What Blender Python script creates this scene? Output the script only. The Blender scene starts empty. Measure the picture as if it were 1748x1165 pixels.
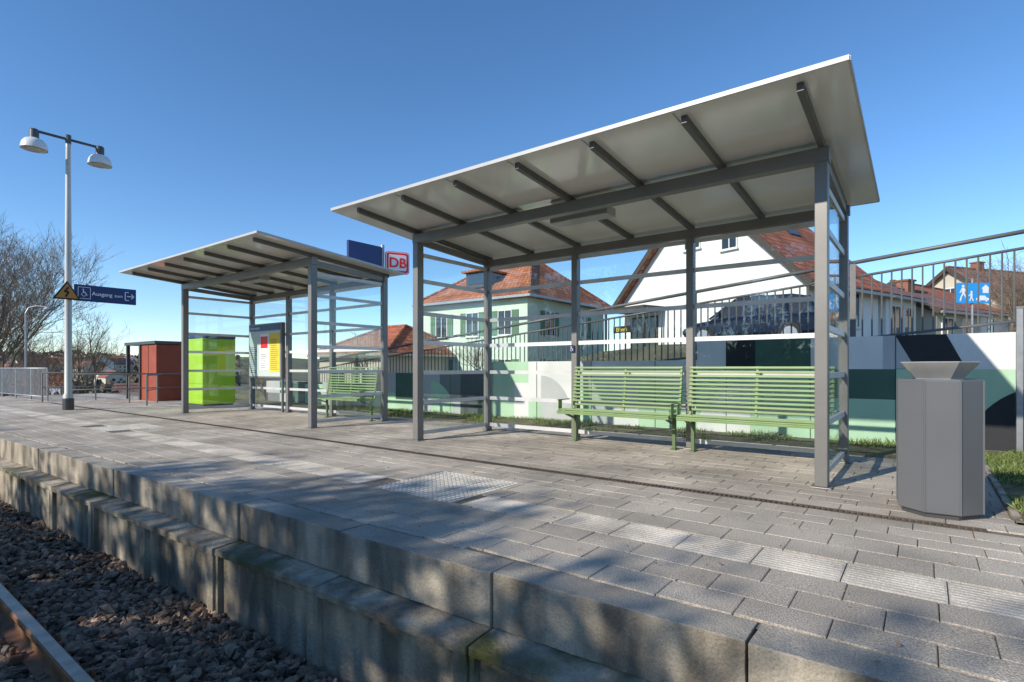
import bpy, math, random
from mathutils import Vector, Matrix, noise
R=random.Random(7)
sc=bpy.context.scene
sc.view_settings.view_transform='Standard'
sc.view_settings.look='None'
sc.view_settings.exposure=0
COL=sc.collection

# ---------------------------------------------------------------- materials
def lerp(a,b,t): return a+(b-a)*t
def sm(a,b,x):
    t=max(0,min(1,(x-a)/(b-a))); return t*t*(3-2*t)
def M(name,col,rough=.6,metal=0.0,var=0.0,scale=4,bump=0.0,bscale=60,island=0.0,spec=.5,fine=0.0,fscale=150,stain=0.0,stretch=(1,1,1),moss=None,sst=(1.5,1.5,.35)):
    m=bpy.data.materials.new(name); m.use_nodes=True
    nt=m.node_tree; N=nt.nodes; L=nt.links
    b=N['Principled BSDF']
    b.inputs['Roughness'].default_value=rough; b.inputs['Metallic'].default_value=metal
    b.inputs['Specular IOR Level'].default_value=spec
    c=(*col,1); b.inputs['Base Color'].default_value=c
    tc=N.new('ShaderNodeNewGeometry'); pos=tc.outputs['Position']
    cur=None
    def mult(sock,lo,hi,prev):
        mr=N.new('ShaderNodeMapRange'); mr.inputs['To Min'].default_value=lo; mr.inputs['To Max'].default_value=hi
        L.new(sock,mr.inputs['Value'])
        vm=N.new('ShaderNodeVectorMath'); vm.operation='SCALE'
        if prev is None: vm.inputs[0].default_value=col
        else: L.new(prev,vm.inputs[0])
        L.new(mr.outputs[0],vm.inputs['Scale'])
        return vm.outputs[0]
    def nz(s,det=4,st=(1,1,1)):
        n=N.new('ShaderNodeTexNoise'); n.inputs['Scale'].default_value=s; n.inputs['Detail'].default_value=det
        if st!=(1,1,1):
            mp=N.new('ShaderNodeMapping'); mp.inputs['Scale'].default_value=st
            L.new(pos,mp.inputs['Vector']); L.new(mp.outputs[0],n.inputs['Vector'])
        else: L.new(pos,n.inputs['Vector'])
        return n.outputs['Fac']
    def contrast(sock,a,bb):
        mr=N.new('ShaderNodeMapRange'); mr.inputs['From Min'].default_value=a; mr.inputs['From Max'].default_value=bb
        L.new(sock,mr.inputs['Value']); return mr.outputs[0]
    if var: cur=mult(contrast(nz(scale,5,stretch),.3,.7),1-var,1+var,cur)
    if island: cur=mult(tc.outputs['Random Per Island'],1-island,1+island,cur)
    if fine: cur=mult(contrast(nz(fscale,2),.3,.7),1-fine,1+fine,cur)
    if stain: cur=mult(contrast(nz(scale*.6,8,sst),.38,.6),1-stain,1,cur)
    if moss:
        z0,z1,mc=moss
        sx=N.new('ShaderNodeSeparateXYZ'); L.new(pos,sx.inputs[0])
        a=contrast(sx.outputs['Z'],z0,z1)
        n2=contrast(nz(2.2,8),.54,.66)
        mu=N.new('ShaderNodeMath'); mu.operation='MULTIPLY'; L.new(a,mu.inputs[0]); L.new(n2,mu.inputs[1]); mu.use_clamp=True
        mx=N.new('ShaderNodeMixRGB'); mx.inputs['Color2'].default_value=(*mc,1)
        L.new(mu.outputs[0],mx.inputs['Fac'])
        if cur: L.new(cur,mx.inputs['Color1'])
        else: mx.inputs['Color1'].default_value=c
        cur=mx.outputs[0]
    if cur: L.new(cur,b.inputs['Base Color'])
    if bump:
        bp=N.new('ShaderNodeBump'); bp.inputs['Strength'].default_value=bump; bp.inputs['Distance'].default_value=.01
        L.new(nz(bscale,4),bp.inputs['Height']); L.new(bp.outputs[0],b.inputs['Normal'])
    return m
def glass(name,tint=(.955,.98,.97)):
    m=bpy.data.materials.new(name); m.use_nodes=True; nt=m.node_tree; N=nt.nodes; L=nt.links
    N.remove(N['Principled BSDF']); o=N['Material Output']
    t=N.new('ShaderNodeBsdfTransparent'); t.inputs[0].default_value=(*tint,1)
    g=N.new('ShaderNodeBsdfGlossy'); g.inputs['Roughness'].default_value=.02; g.inputs[0].default_value=(.9,.95,.95,1)
    f=N.new('ShaderNodeLayerWeight'); f.inputs[0].default_value=.5
    p=N.new('ShaderNodeMath'); p.operation='POWER'; p.inputs[1].default_value=4.5; L.new(f.outputs['Facing'],p.inputs[0])
    a=N.new('ShaderNodeMath'); a.operation='MULTIPLY_ADD'; a.inputs[1].default_value=.7; a.inputs[2].default_value=.04; L.new(p.outputs[0],a.inputs[0])
    x=N.new('ShaderNodeMixShader'); L.new(a.outputs[0],x.inputs[0]); L.new(t.outputs[0],x.inputs[1]); L.new(g.outputs[0],x.inputs[2]); L.new(x.outputs[0],o.inputs[0])
    return m
def tilemat(name,col,var=.25):
    m=bpy.data.materials.new(name); m.use_nodes=True; nt=m.node_tree; N=nt.nodes; L=nt.links
    b=N['Principled BSDF']; b.inputs['Roughness'].default_value=.75
    uv=N.new('ShaderNodeUVMap')
    br=N.new('ShaderNodeTexBrick'); L.new(uv.outputs[0],br.inputs['Vector'])
    br.inputs['Color1'].default_value=(col[0]*(1+var),col[1]*(1+var),col[2]*(1+var),1)
    br.inputs['Color2'].default_value=(col[0]*(1-var),col[1]*(1-var*1.2),col[2]*(1-var*1.2),1)
    br.inputs['Mortar'].default_value=(col[0]*.3,col[1]*.3,col[2]*.3,1)
    br.inputs['Scale'].default_value=1; br.inputs['Brick Width'].default_value=.24; br.inputs['Row Height'].default_value=.3
    br.inputs['Mortar Size'].default_value=.025; br.inputs['Mortar Smooth'].default_value=.6
    n=N.new('ShaderNodeTexNoise'); n.inputs['Scale'].default_value=.7; n.inputs['Detail'].default_value=5; L.new(uv.outputs[0],n.inputs['Vector'])
    mr=N.new('ShaderNodeMapRange'); mr.inputs['From Min'].default_value=.3; mr.inputs['From Max'].default_value=.7; mr.inputs['To Min'].default_value=.65; mr.inputs['To Max'].default_value=1.2
    L.new(n.outputs[0],mr.inputs[0])
    vm=N.new('ShaderNodeVectorMath'); vm.operation='SCALE'; L.new(br.outputs['Color'],vm.inputs[0]); L.new(mr.outputs[0],vm.inputs['Scale'])
    L.new(vm.outputs[0],b.inputs['Base Color'])
    bp=N.new('ShaderNodeBump'); bp.inputs['Strength'].default_value=.7; bp.inputs['Distance'].default_value=.05; bp.invert=True
    L.new(br.outputs['Fac'],bp.inputs['Height']); L.new(bp.outputs[0],b.inputs['Normal'])
    return m

STEEL=M('painted_steel',(.215,.208,.197),.42,.25,var=.08,scale=3,fine=.04)
STEELD=M('dark_steel',(.085,.085,.088),.45,.4,var=.1)
RIBM=M('rib_steel',(.13,.128,.122),.5,.1,var=.08)
GALV=M('galvanised_steel',(.33,.34,.35),.45,.6,var=.15,scale=8)
RAILB=M('light_rail_band',(.60,.60,.595),.45,.1,var=.1,scale=5)
WBAND=M('white_band',(.80,.81,.81),.45,var=.06)
ROOFU=M('roof_panel',(.75,.735,.69),.12,0,var=.08,scale=1.2,spec=.8)
ROOFE=M('roof_trim',(.50,.50,.49),.4,var=.05)
SEAM=M('seam_sealant',(.38,.375,.35),.6)
GLASS=glass('clear_glass')
GREEN=M('bench_green',(.20,.305,.115),.4,var=.08,scale=6)
BOLT=M('leg_steel',(.12,.18,.075),.5,.1)
PAVER=M('paver_concrete',(.49,.43,.35),.9,var=.2,scale=1.5,bump=.8,bscale=120,island=.10,fine=.42,fscale=150,stain=.3,sst=(1,1,1))
EDGET=M('edge_top_concrete',(.43,.385,.315),.92,var=.22,scale=2,bump=.7,bscale=120,fine=.3,fscale=150,stain=.3,sst=(1,1,1))
SAND=M('joint_sand',(.17,.145,.115),.95,var=.3,scale=12,bump=.5)
EDGE=M('edge_concrete',(.44,.385,.30),.9,var=.28,scale=3.0,bump=.7,bscale=60,fine=.15,fscale=120,stain=.6,sst=(2.4,2.4,.5))
LEDGE=M('mossy_concrete',(.40,.345,.26),.92,var=.32,scale=3.2,bump=.8,bscale=45,fine=.15,fscale=110,stain=.62,sst=(2.4,2.4,.6),moss=(-.50,-.34,(.085,.09,.025)))
TACT=M('tactile_pale',(.60,.54,.45),.88,var=.25,scale=3,bump=.4,fine=.28,fscale=120,stain=.35,sst=(1,1,1))
TACTP=M('tactile_stud',(.66,.62,.54),.95,var=.25,scale=6,fine=.2,spec=.2)
TACTB=M('tactile_base',(.45,.41,.345),.95,var=.25,scale=5,fine=.2,spec=.2)
RUST=M('drain_steel',(.11,.083,.062),.8,.1,var=.3,scale=8)
STONE=M('ballast_stone',(.23,.16,.11),.9,var=.38,scale=16,bump=.6,bscale=90,island=.62,fine=.2)
GROUND=M('ground_soil',(.13,.125,.07),.95,var=.35,scale=.05,bump=.4,bscale=5,fine=.3,fscale=1.2)
BED=M('ballast_bed',(.10,.07,.05),.95,var=.4,scale=20,bump=.8,bscale=40)
SLEEP=M('sleeper_wood',(.14,.10,.07),.9,var=.35,scale=7,bump=.6,fine=.2,stretch=(.6,6,1))
RAILS=M('rail_rust',(.22,.11,.055),.8,.2,var=.25,scale=9,bump=.2)
RAILT=M('rail_polished',(.36,.29,.23),.35,.85,var=.2,scale=12)
GRASSB=M('grass_blade',(.15,.20,.05),.7,island=.5,var=.3,scale=2)
GRASSG=M('grass_soil',(.15,.135,.065),.95,var=.45,scale=5,bump=.8,bscale=40,fine=.3,fscale=60)
LEAFL=M('dry_leaf',(.32,.18,.08),.8,island=.5)
BARK=M('bark',(.16,.13,.10),.9,var=.3,scale=9,bump=.5)
TWIG=M('twig',(.22,.165,.12),.9,var=.25,scale=1)
LEAF=M('leaf_green',(.06,.09,.025),.6,island=.5)
WHITEP=M('white_render',(.80,.79,.765),.85,var=.06,scale=.6,bump=.15,fine=.03)
MINT=M('mint_render',(.60,.71,.58),.85,var=.07,scale=.6,bump=.15)
BEIGE=M('beige_render',(.56,.50,.40),.85,var=.08,scale=.5)
TILE=tilemat('red_tiles',(.46,.15,.07)); TILE2=tilemat('brown_tiles',(.30,.16,.12)); TILE3=tilemat('orange_tiles',(.52,.19,.08))
FRAMEW=M('window_frame_white',(.72,.72,.70),.5)
PANE=M('window_pane',(.02,.025,.03),.06,0,spec=.9)
DARKW=M('dark_timber',(.06,.045,.035),.7)
BRICK=M('chimney_brick',(.25,.11,.07),.85,var=.2,scale=8)
BLUE=M('sign_blue',(.014,.03,.14),.4,var=.05)
SKYB=M('sign_light_blue',(.03,.33,.78),.4)
SWHITE=M('sign_white',(.85,.85,.85),.5)
RED=M('sign_red',(.90,.015,.015),.45)
YEL=M('poster_yellow',(.82,.62,.04),.6)
ORG=M('warning_orange',(.55,.22,.03),.5)
BLK=M('black_paint',(.015,.015,.015),.5)
LIME=M('lime_panel',(.36,.62,.012),.35,var=.05)
LIMED=M('lime_seam',(.2,.38,.01),.5)
REDB=M('rust_red_panel',(.31,.058,.025),.6,var=.15,scale=3)
BINM=M('bin_metal',(.165,.168,.175),.38,.3,var=.05,scale=2)
BINF=M('bin_funnel_metal',(.46,.46,.45),.35,.4,var=.1,scale=4)
DOME=M('lamp_white',(.70,.70,.69),.3)
LENS=M('lamp_lens',(.5,.5,.46),.2)
POLE=M('pole_paint',(.52,.51,.48),.5,.1,var=.15,scale=3,stretch=(4,4,.4))
CARB=M('car_blue',(.006,.012,.035),.2,.2,spec=.7)
CGLS=M('car_glass',(.03,.035,.045),.1,0,spec=.6)
TYRE=M('tyre',(.02,.02,.02),.8); RIM=M('rim',(.4,.4,.42),.3,.8); LIGHTC=M('headlight',(.7,.7,.7),.1); TAIL=M('taillight',(.4,.01,.01),.2)
W_=dict(w=M('mural_white',(.78,.775,.76),.8,var=.08,scale=1.5,bump=.2,fine=.03,stain=.10),
 m=M('mural_mint',(.47,.68,.47),.8,var=.08,scale=1.5,bump=.2,stain=.12),
 g=M('mural_green',(.07,.14,.10),.75,var=.12,scale=2,bump=.2),
 k=M('mural_black',(.025,.026,.03),.75,var=.15,scale=2,bump=.2),
 s=M('mural_grey',(.20,.21,.21),.8,var=.1,scale=2,bump=.2),
 l=M('mural_light_grey',(.50,.51,.51),.8,var=.08,scale=2,bump=.2),
 d=M('mural_slate',(.08,.085,.095),.8,var=.1,scale=2,bump=.2))
WK=list(W_.keys())

# ---------------------------------------------------------------- mesh helper
class MB:
    def __init__(s): s.v=[];s.f=[];s.m=[]
    def add(s,vs,fs,mi=0):
        o=len(s.v); s.v+= [tuple(v) for v in vs]; s.f+=[tuple(i+o for i in f) for f in fs]; s.m+=[mi]*len(fs); return s
    def box(s,x0,x1,y0,y1,z0,z1,mi=0):
        vs=[(x0,y0,z0),(x1,y0,z0),(x1,y1,z0),(x0,y1,z0),(x0,y0,z1),(x1,y0,z1),(x1,y1,z1),(x0,y1,z1)]
        return s.add(vs,[(3,2,1,0),(4,5,6,7),(0,1,5,4),(1,2,6,5),(2,3,7,6),(3,0,4,7)],mi)
    def beam(s,p0,p1,w,h,up=(0,0,1),mi=0):
        p0=Vector(p0);p1=Vector(p1);d=(p1-p0).normalized();u=Vector(up)
        a=d.cross(u)
        if a.length<1e-4: a=d.cross(Vector((1,0,0)))
        a.normalize(); u=a.cross(d).normalized()
        vs=[]
        for p in (p0,p1):
            for sx,sz in ((-1,-1),(1,-1),(1,1),(-1,1)): vs.append(p+a*sx*w/2+u*sz*h/2)
        return s.add(vs,[(0,1,2,3),(7,6,5,4),(0,4,5,1),(1,5,6,2),(2,6,7,3),(3,7,4,0)],mi)
    def tube(s,p0,p1,r0,r1=None,n=10,mi=0,cap=True):
        if r1 is None:r1=r0
        p0=Vector(p0);p1=Vector(p1);d=(p1-p0)
        if d.length<1e-6: return s
        d.normalize()
        a=d.cross(Vector((0,0,1)))
        if a.length<1e-3:a=Vector((1,0,0))
        a.normalize(); b=d.cross(a)
        vs=[]
        for p,r in((p0,r0),(p1,r1)):
            for i in range(n):
                t=2*math.pi*i/n; vs.append(p+a*math.cos(t)*r+b*math.sin(t)*r)
        fs=[(i,(i+1)%n,n+(i+1)%n,n+i) for i in range(n)]
        if cap: fs+=[tuple(range(n-1,-1,-1)),tuple(range(n,2*n))]
        return s.add(vs,fs,mi)
    def path(s,pts,r,n=8,mi=0):
        for a,b in zip(pts[:-1],pts[1:]): s.tube(a,b,r,r,n,mi)
        return s
    def lathe(s,prof,n=24,c=(0,0,0),rot=0,mi=0):
        vs=[];fs=[]
        for r,z in prof:
            for i in range(n):
                t=2*math.pi*i/n+rot; vs.append((c[0]+r*math.cos(t),c[1]+r*math.sin(t),c[2]+z))
        for k in range(len(prof)-1):
            for i in range(n):
                j=(i+1)%n; fs.append((k*n+i,k*n+j,(k+1)*n+j,(k+1)*n+i))
        return s.add(vs,fs,mi)
    def extr(s,poly,y0,y1,mi=0):
        n=len(poly); vs=[(x,y0,z) for x,z in poly]+[(x,y1,z) for x,z in poly]
        return s.add(vs,[tuple(range(n)),tuple(range(2*n-1,n-1,-1))]+[(i,n+i,n+(i+1)%n,(i+1)%n) for i in range(n)],mi)
    def stroke(s,pts,w,y,mi=0):
        for a,b in zip(pts[:-1],pts[1:]): s.beam((a[0],y,a[1]),(b[0],y,b[1]),.003,w,up=(0,0,1) if abs(a[0]-b[0])>1e-5 else (1,0,0),mi=mi)
        return s
    def obj(s,name,mats,parent=None,loc=(0,0,0),smooth=False,bevel=0,uv=None,rotz=0):
        me=bpy.data.meshes.new(name); me.from_pydata(s.v,[],s.f)
        if not isinstance(mats,(list,tuple)): mats=[mats]
        for m in mats: me.materials.append(m)
        for p,mi in zip(me.polygons,s.m): p.material_index=mi; p.use_smooth=smooth
        if uv:
            ul=me.uv_layers.new(name='UVMap')
            for p in me.polygons:
                nrm=p.normal; 
                t=Vector((0,0,1)).cross(nrm)
                if t.length<1e-3:t=Vector((1,0,0))
                t.normalize(); b=nrm.cross(t)
                for li in p.loop_indices:
                    co=me.vertices[me.loops[li].vertex_index].co
                    ul.data[li].uv=(co.dot(t),co.dot(b))
        me.update()
        o=bpy.data.objects.new(name,me); COL.objects.link(o); o.location=loc; o.rotation_euler[2]=rotz
        if parent: o.parent=parent
        if bevel:
            b=o.modifiers.new('bevel','BEVEL'); b.width=bevel; b.segments=2; b.limit_method='ANGLE'
        return o
def root(name,loc,label,cat,group=None,rotz=0):
    e=bpy.data.objects.new(name,None); COL.objects.link(e); e.location=loc; e.rotation_euler[2]=rotz; e.empty_display_size=.2
    e['label']=label; e['category']=cat
    if group:e['group']=group
    return e
def tag(o,label,cat,group=None,kind=None):
    o['label']=label;o['category']=cat
    if group:o['group']=group
    if kind:o['kind']=kind
    return o
def struct(o,label=None):
    o['kind']='structure'
    if label:o['label']=label
    return o
def children(o): return [c for c in bpy.data.objects if c.parent==o]
def copytree(o,loc,parent=None,rotz=None):
    n=o.copy(); COL.objects.link(n)
    if parent is None:
        n.location=loc
        if rotz is not None:n.rotation_euler[2]=rotz
    else: n.parent=parent
    for c in children(o): copytree(c,None,n)
    return n
def text(body,size,x,y,z,parent,mat,name='lettering',bold=.0,align='LEFT'):
    cu=bpy.data.curves.new(name,'FONT'); cu.body=body; cu.size=size; cu.align_x=align; cu.extrude=.001; cu.offset=bold
    o=bpy.data.objects.new('tmp',cu); COL.objects.link(o)
    dg=bpy.context.evaluated_depsgraph_get(); dg.update()
    me=bpy.data.meshes.new_from_object(o.evaluated_get(dg)); me.name=name
    bpy.data.objects.remove(o)
    me.materials.clear(); me.materials.append(mat)
    t=bpy.data.objects.new(name,me); COL.objects.link(t); t.parent=parent; t.location=(x,y,z); t.rotation_euler=(math.pi/2,0,0)
    return t

# ---------------------------------------------------------------- terrain
def T(x,y):
    st=sm(8.74,8.82,x)
    ramp=max(-1.2,min(1.6,1.35-.1*(y+.9)))
    street=1.66-1.71*sm(6,16,y)
    up=lerp(ramp,street,sm(12,15,x))
    near=lerp(-.95,up,st)
    near-=9.5*sm(26,80,y)
    d=math.hypot(x,y)
    h=sm(140,800,d)*(22+9*noise.noise(Vector((x/170,y/170,3)))+3*noise.noise(Vector((x/50,y/50,7))))
    return near+h
def geo(a,b,k):
    r=[];x=a
    while x<b: r.append(x); x*=k
    return r
xs=sorted(set([-v for v in geo(3,2200,1.22)]+[0,2,5,8,8.74,8.82,9.5,11,12,12.7,13.3,14,15]+geo(16,2200,1.12)))
ys=sorted(set([-v for v in geo(3,2200,1.3)]+[0,2,4,6,8,10,12,14,16,18,20,22,24]+geo(26,2200,1.1)))
mb=MB(); 
for y in ys:
    for x in xs: mb.v.append((x,y,T(x,y)))
nx=len(xs)
for j in range(len(ys)-1):
    for i in range(nx-1):
        mb.f.append((j*nx+i,j*nx+i+1,(j+1)*nx+i+1,(j+1)*nx+i)); mb.m.append(0)
struct(mb.obj('ground',GROUND,smooth=False),'grassy ground rising to distant hills')
bz=lambda x:-.70-.11*sm(1.15,1.6,x)-.2*sm(1.6,2.6,-x)
mb=MB(); bx=[-3,-2.4,-1.8,-1.4,0,1.1,1.25,1.4,1.55,1.7,2.2]
for a,b in zip(bx[:-1],bx[1:]): mb.add([(a,-6,bz(a)-.015),(b,-6,bz(b)-.015),(b,26,bz(b)-.015),(a,26,bz(a)-.015)],[(0,1,2,3)])
struct(mb.obj('track_bed',BED),'dark ballast bed of the railway track')

# ---------------------------------------------------------------- ballast stones
bases=[]
phi=(1+5**.5)/2
ico=[Vector(v).normalized() for v in [(-1,phi,0),(1,phi,0),(-1,-phi,0),(1,-phi,0),(0,-1,phi),(0,1,phi),(0,-1,-phi),(0,1,-phi),(phi,0,-1),(phi,0,1),(-phi,0,-1),(-phi,0,1)]]
icf=[(0,11,5),(0,5,1),(0,1,7),(0,7,10),(0,10,11),(1,5,9),(5,11,4),(11,10,2),(10,7,6),(7,1,8),(3,9,4),(3,4,2),(3,2,6),(3,6,8),(3,8,9),(4,9,5),(2,4,11),(6,2,10),(8,6,7),(9,8,1)]
for k in range(20):
    pl=[(Vector((R.gauss(0,1),R.gauss(0,1),R.gauss(0,1))).normalized(),R.uniform(.3,.65)) for _ in range(7)]
    sx,sy,sz=R.uniform(.9,1.6),R.uniform(.65,1.1),R.uniform(.5,.9)
    b=[]
    for v in ico:
        v=v*1.2
        for n_,d_ in pl:
            t=v.dot(n_)
            if t>d_: v=v-n_*(t-d_)
        b.append(Vector((v.x*sx,v.y*sy,v.z*sz)))
    bases.append(b)
mb=MB()
for k in range(16500):
    y=R.uniform(.6,11.5) if k%3 else R.uniform(.8,5); x=R.uniform(.12,1.84)
    if x<.168*y-.3: continue
    s=R.uniform(.018,.046)*(1.35 if R.random()<.12 else 1)
    q=Matrix.Rotation(R.uniform(0,6.28),3,'Z')@Matrix.Rotation(R.uniform(-1,1),3,'X')
    c=Vector((x,y,bz(x)+.015+R.uniform(0,.055)))
    if abs(x-.84)<.09: c.z-=.02
    mb.add([c+q@(v*s) for v in R.choice(bases)],icf)
o=mb.obj('ballast_gravel',STONE); tag(o,'brown and grey crushed stone ballast beside the rail','gravel',kind='stuff')
prof=[(-.07,-.65),(.07,-.65),(.07,-.638),(.012,-.62),(.010,-.55),(.034,-.535),(.036,-.508),(.028,-.5),(-.028,-.5),(-.036,-.508),(-.034,-.535),(-.010,-.55),(-.012,-.62),(-.07,-.638)]
for i,xr in enumerate((.84,-.66)):
    mb=MB(); n=len(prof); 
    vs=[(x,-6,z) for x,z in prof]+[(x,60,z) for x,z in prof]
    for k in range(n):
        mb.add([vs[k],vs[n+k],vs[n+(k+1)%n],vs[(k+1)%n]],[(0,1,2,3)],1 if k in(7,) else 0)
    o=mb.obj('rail',[RAILS,RAILT],loc=(xr,0,0)); tag(o,'rusty steel rail with a polished running surface','rail','rails of the track')
sl=None
for k in range(32):
    y=-1.5+.62*k
    if sl is None:
        mb=MB(); mb.box(-1.25,1.18,-.12,.12,-.76,-.655)
        for xx in(.75,-.75):
            for s_ in(-1,1):
                mb.box(xx+s_*.09-.03,xx+s_*.09+.03,-.05,.05,-.655,-.61,1); mb.tube((xx+s_*.1,0,-.61),(xx+s_*.1,0,-.57),.016,n=6,mi=1)
        sl=mb.obj('railway_sleeper',[SLEEP,RAILS],loc=(.09,y,0),bevel=.01); o=sl
    else: o=sl.copy(); COL.objects.link(o); o.location=(.09,y,0)
    tag(o,'weathered wooden sleeper half buried in ballast under the rail','sleeper','sleepers of the track')

# ---------------------------------------------------------------- platform
def EX(y): return 2.1-.034*(y-.5)
YA,YB=-5.33,26
mb=MB()
mb.add([(EX(YA)+.03,YA,-1),(8.73,YA,-1),(8.73,YB,-1),(EX(YB)+.03,YB,-1),(EX(YA)+.03,YA,-.02),(8.73,YA,-.02),(8.73,YB,-.02),(EX(YB)+.03,YB,-.02)],
 [(3,2,1,0),(4,5,6,7),(0,1,5,4),(1,2,6,5),(2,3,7,6),(3,0,4,7)])
struct(mb.obj('platform',SAND),'raised railway platform body')
mb=MB(); ml=MB()
CW=.20
y=.52-1.17*5
def prismy(m,xf,xb,z0,zf,zb,ya,yb,mi,top):
    n=8; ring=[]
    for i in range(n+1):
        yy=ya+(yb-ya)*i/n; e=EX(yy); ring.append([(e+xf,yy,z0),(e+xb,yy,z0),(e+xb,yy,zb),(e+xf,yy,zf)])
    vs=[p for r_ in ring for p in r_]; o=len(m.v); m.v+=vs
    for i in range(n):
        a=o+4*i; b=a+4
        for j_ in range(4):
            k_=(j_+1)%4; m.f.append((a+j_,b+j_,b+k_,a+k_)); m.m.append(top if j_==2 else mi)
    m.f.append((o+3,o+2,o+1,o)[::-1]); m.m.append(mi); e_=o+4*n; m.f.append((e_+3,e_+2,e_+1,e_)); m.m.append(mi)
while y<YB:
    a,b=y+.005,y+1.165; j=R.uniform(-.010,.010); jz=R.uniform(-.004,.002)
    prismy(mb,j,CW,-.27,jz,jz,a,b,0,1)
    prismy(ml,-.18+j,.12,-.335,-.288+jz,-.262+jz,a,b,0,0)
    for yy0,yy1,xf in ((a,a+.085,-.174),(b-.03,b,-.174),(a+.085,b-.03,-.138)):
        prismy(ml,xf+j,.05,-1.0,-.336,-.336,yy0,yy1,0,0)
    y+=1.17
o=struct(mb.obj('platform_edge',[EDGE,EDGET],bevel=.005),'weathered concrete edge blocks')
s=o.modifiers.new('sub','SUBSURF'); s.subdivision_type='SIMPLE'; s.levels=3; s.render_levels=3
t=bpy.data.textures.new('concrete_wear','CLOUDS'); t.noise_scale=.07; t.noise_depth=2
d_=o.modifiers.new('wear','DISPLACE'); d_.texture=t; d_.texture_coords='GLOBAL'; d_.strength=.007; d_.mid_level=.6
o=struct(ml.obj('platform_edge_base',LEDGE,bevel=.007),'mossy stepped concrete base blocks')
s_=o.modifiers.new('sub','SUBSURF'); s_.subdivision_type='SIMPLE'; s_.levels=2; s_.render_levels=2
t_=bpy.data.textures.new('base_wear','CLOUDS'); t_.noise_scale=.07; d_=o.modifiers.new('wear','DISPLACE'); d_.texture=t_; d_.texture_coords='GLOBAL'; d_.strength=.010; d_.mid_level=.6

# pavers
PAT=[(2.93,3.80,2.80,3.70),(2.93,3.80,10.25,11.15)]
mb=MB()
rows=[]
x=2.955
while x>1.4: rows.append((x-.222,x)); x-=.222
rows.append((3.285,3.54)); rows.append((3.54,3.80))
x=3.80
while x<4.3: rows.append((x,x+.1867)); x+=.1867
x=4.47
while x<7.3: rows.append((x,x+.19)); x+=.19
g=.0022
for ri,(x0,x1) in enumerate(rows):
    L_=.33 if x0<3.7 else .30
    y=YA+(.5*L_ if ri%2 else 0)+R.uniform(-.03,.03)
    while y<YB-.5:
        ln=L_+R.uniform(-.006,.006)
        a,b=y+g,y+ln-g
        y+=ln
        ym=(a+b)/2; xm=(x0+x1)/2
        ca,cb=a,b
        skip=False
        for pa,pb,pc,pd in PAT:
            if pa<xm<pb and cb>pc and ca<pd:
                if ca<pc: cb=pc-g
                elif cb>pd: ca=pd+g
                else: skip=True
        if skip or cb-ca<.02: continue
        if x0>4.75 and cb<-.45: continue
        if x0>4.75 and ca<-.45: ca=-.45
        xl=max(x0+g,EX(ym)+CW+.012); xh=x1-g
        if xh-xl<.03: continue
        z=[R.uniform(-.0028,.0016) for _ in range(4)]; c=.0035
        jt=[R.uniform(-.002,.002) for _ in range(4)]
        vs=[(xl,ca,-.022),(xh,ca,-.022),(xh,cb,-.022),(xl,cb,-.022),(xl+jt[0],ca,z[0]-.003),(xh+jt[1],ca,z[1]-.003),(xh+jt[2],cb,z[2]-.003),(xl+jt[3],cb,z[3]-.003),
            (xl+c+jt[0],ca+c,z[0]),(xh-c+jt[1],ca+c,z[1]),(xh-c+jt[2],cb-c,z[2]),(xl+c+jt[3],cb-c,z[3])]
        mb.add(vs,[(8,9,10,11),(0,1,5,4),(1,2,6,5),(2,3,7,6),(3,0,4,7),(4,5,9,8),(5,6,10,9),(6,7,11,10),(7,4,8,11)])
struct(mb.obj('paving',PAVER),'grey concrete paving slabs of the platform')
mb=MB()
for a,b in((YA,-.5),(-.5,YB)):
    xr=4.75 if a<-.6 else 7.3
    mb.add([(EX(a)+.15,a,-.0105),(xr,a,-.0105),(xr,b,-.0105),(EX(b)+.15,b,-.0105)],[(0,1,2,3)])
struct(mb.obj('paving_bed',SAND),'sandy joints between paving slabs')
mb=MB(); y=YA+.05
while y<YB-2:
    a,b=y+.003,y+.397; y+=.4; ym=(a+b)/2
    if any(c-.2<ym<d+.2 for _,_,c,d in PAT): continue
    mb.box(2.962,3.278,a,b,-.022,-.003)
    for i in range(9):
        xx=2.975+i*.0345+.007
        mb.add([(xx-.0145,a+.006,-.003),(xx+.0145,a+.006,-.003),(xx+.0145,b-.006,-.003),(xx-.0145,b-.006,-.003),(xx-.010,a+.01,-.001),(xx+.010,a+.01,-.001),(xx+.010,b-.01,-.001),(xx-.010,b-.01,-.001)],
         [(4,5,6,7),(0,1,5,4),(1,2,6,5),(2,3,7,6),(3,0,4,7)])
struct(mb.obj('tactile_paving',TACT),'pale ribbed tactile guidance strip')
for (x0,x1,y0,y1) in PAT:
    mb=MB()
    for i in range(3):
        for j in range(3):
            w=(x1-x0)/3; h=(y1-y0)/3; a=x0+i*w; c=y0+j*h
            mb.box(a+.003,a+w-.003,c+.003,c+h-.003,-.022,-.002,1)
            for p in range(6):
                for q in range(6):
                    cx=a+w*(p+.5)/6; cy=c+h*(q+.5)/6; r0,r1=.022,.014; zt_=.0022*R.uniform(.5,1)
                    vs=[(cx+r0,cy,-.002),(cx,cy+r0,-.002),(cx-r0,cy,-.002),(cx,cy-r0,-.002),(cx+r1,cy,zt_),(cx,cy+r1,zt_),(cx-r1,cy,zt_),(cx,cy-r1,zt_)]
                    mb.add(vs,[(4,5,6,7),(0,1,5,4),(1,2,6,5),(2,3,7,6),(3,0,4,7)],0)
    struct(mb.obj('tactile_paving_field',[TACTP,TACTB]),'square field of white studded tactile slabs')
mb=MB(); mb.box(4.368,4.380,-.3,20,-.018,.001); mb.box(4.456,4.468,-.3,20,-.018,.001)
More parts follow.
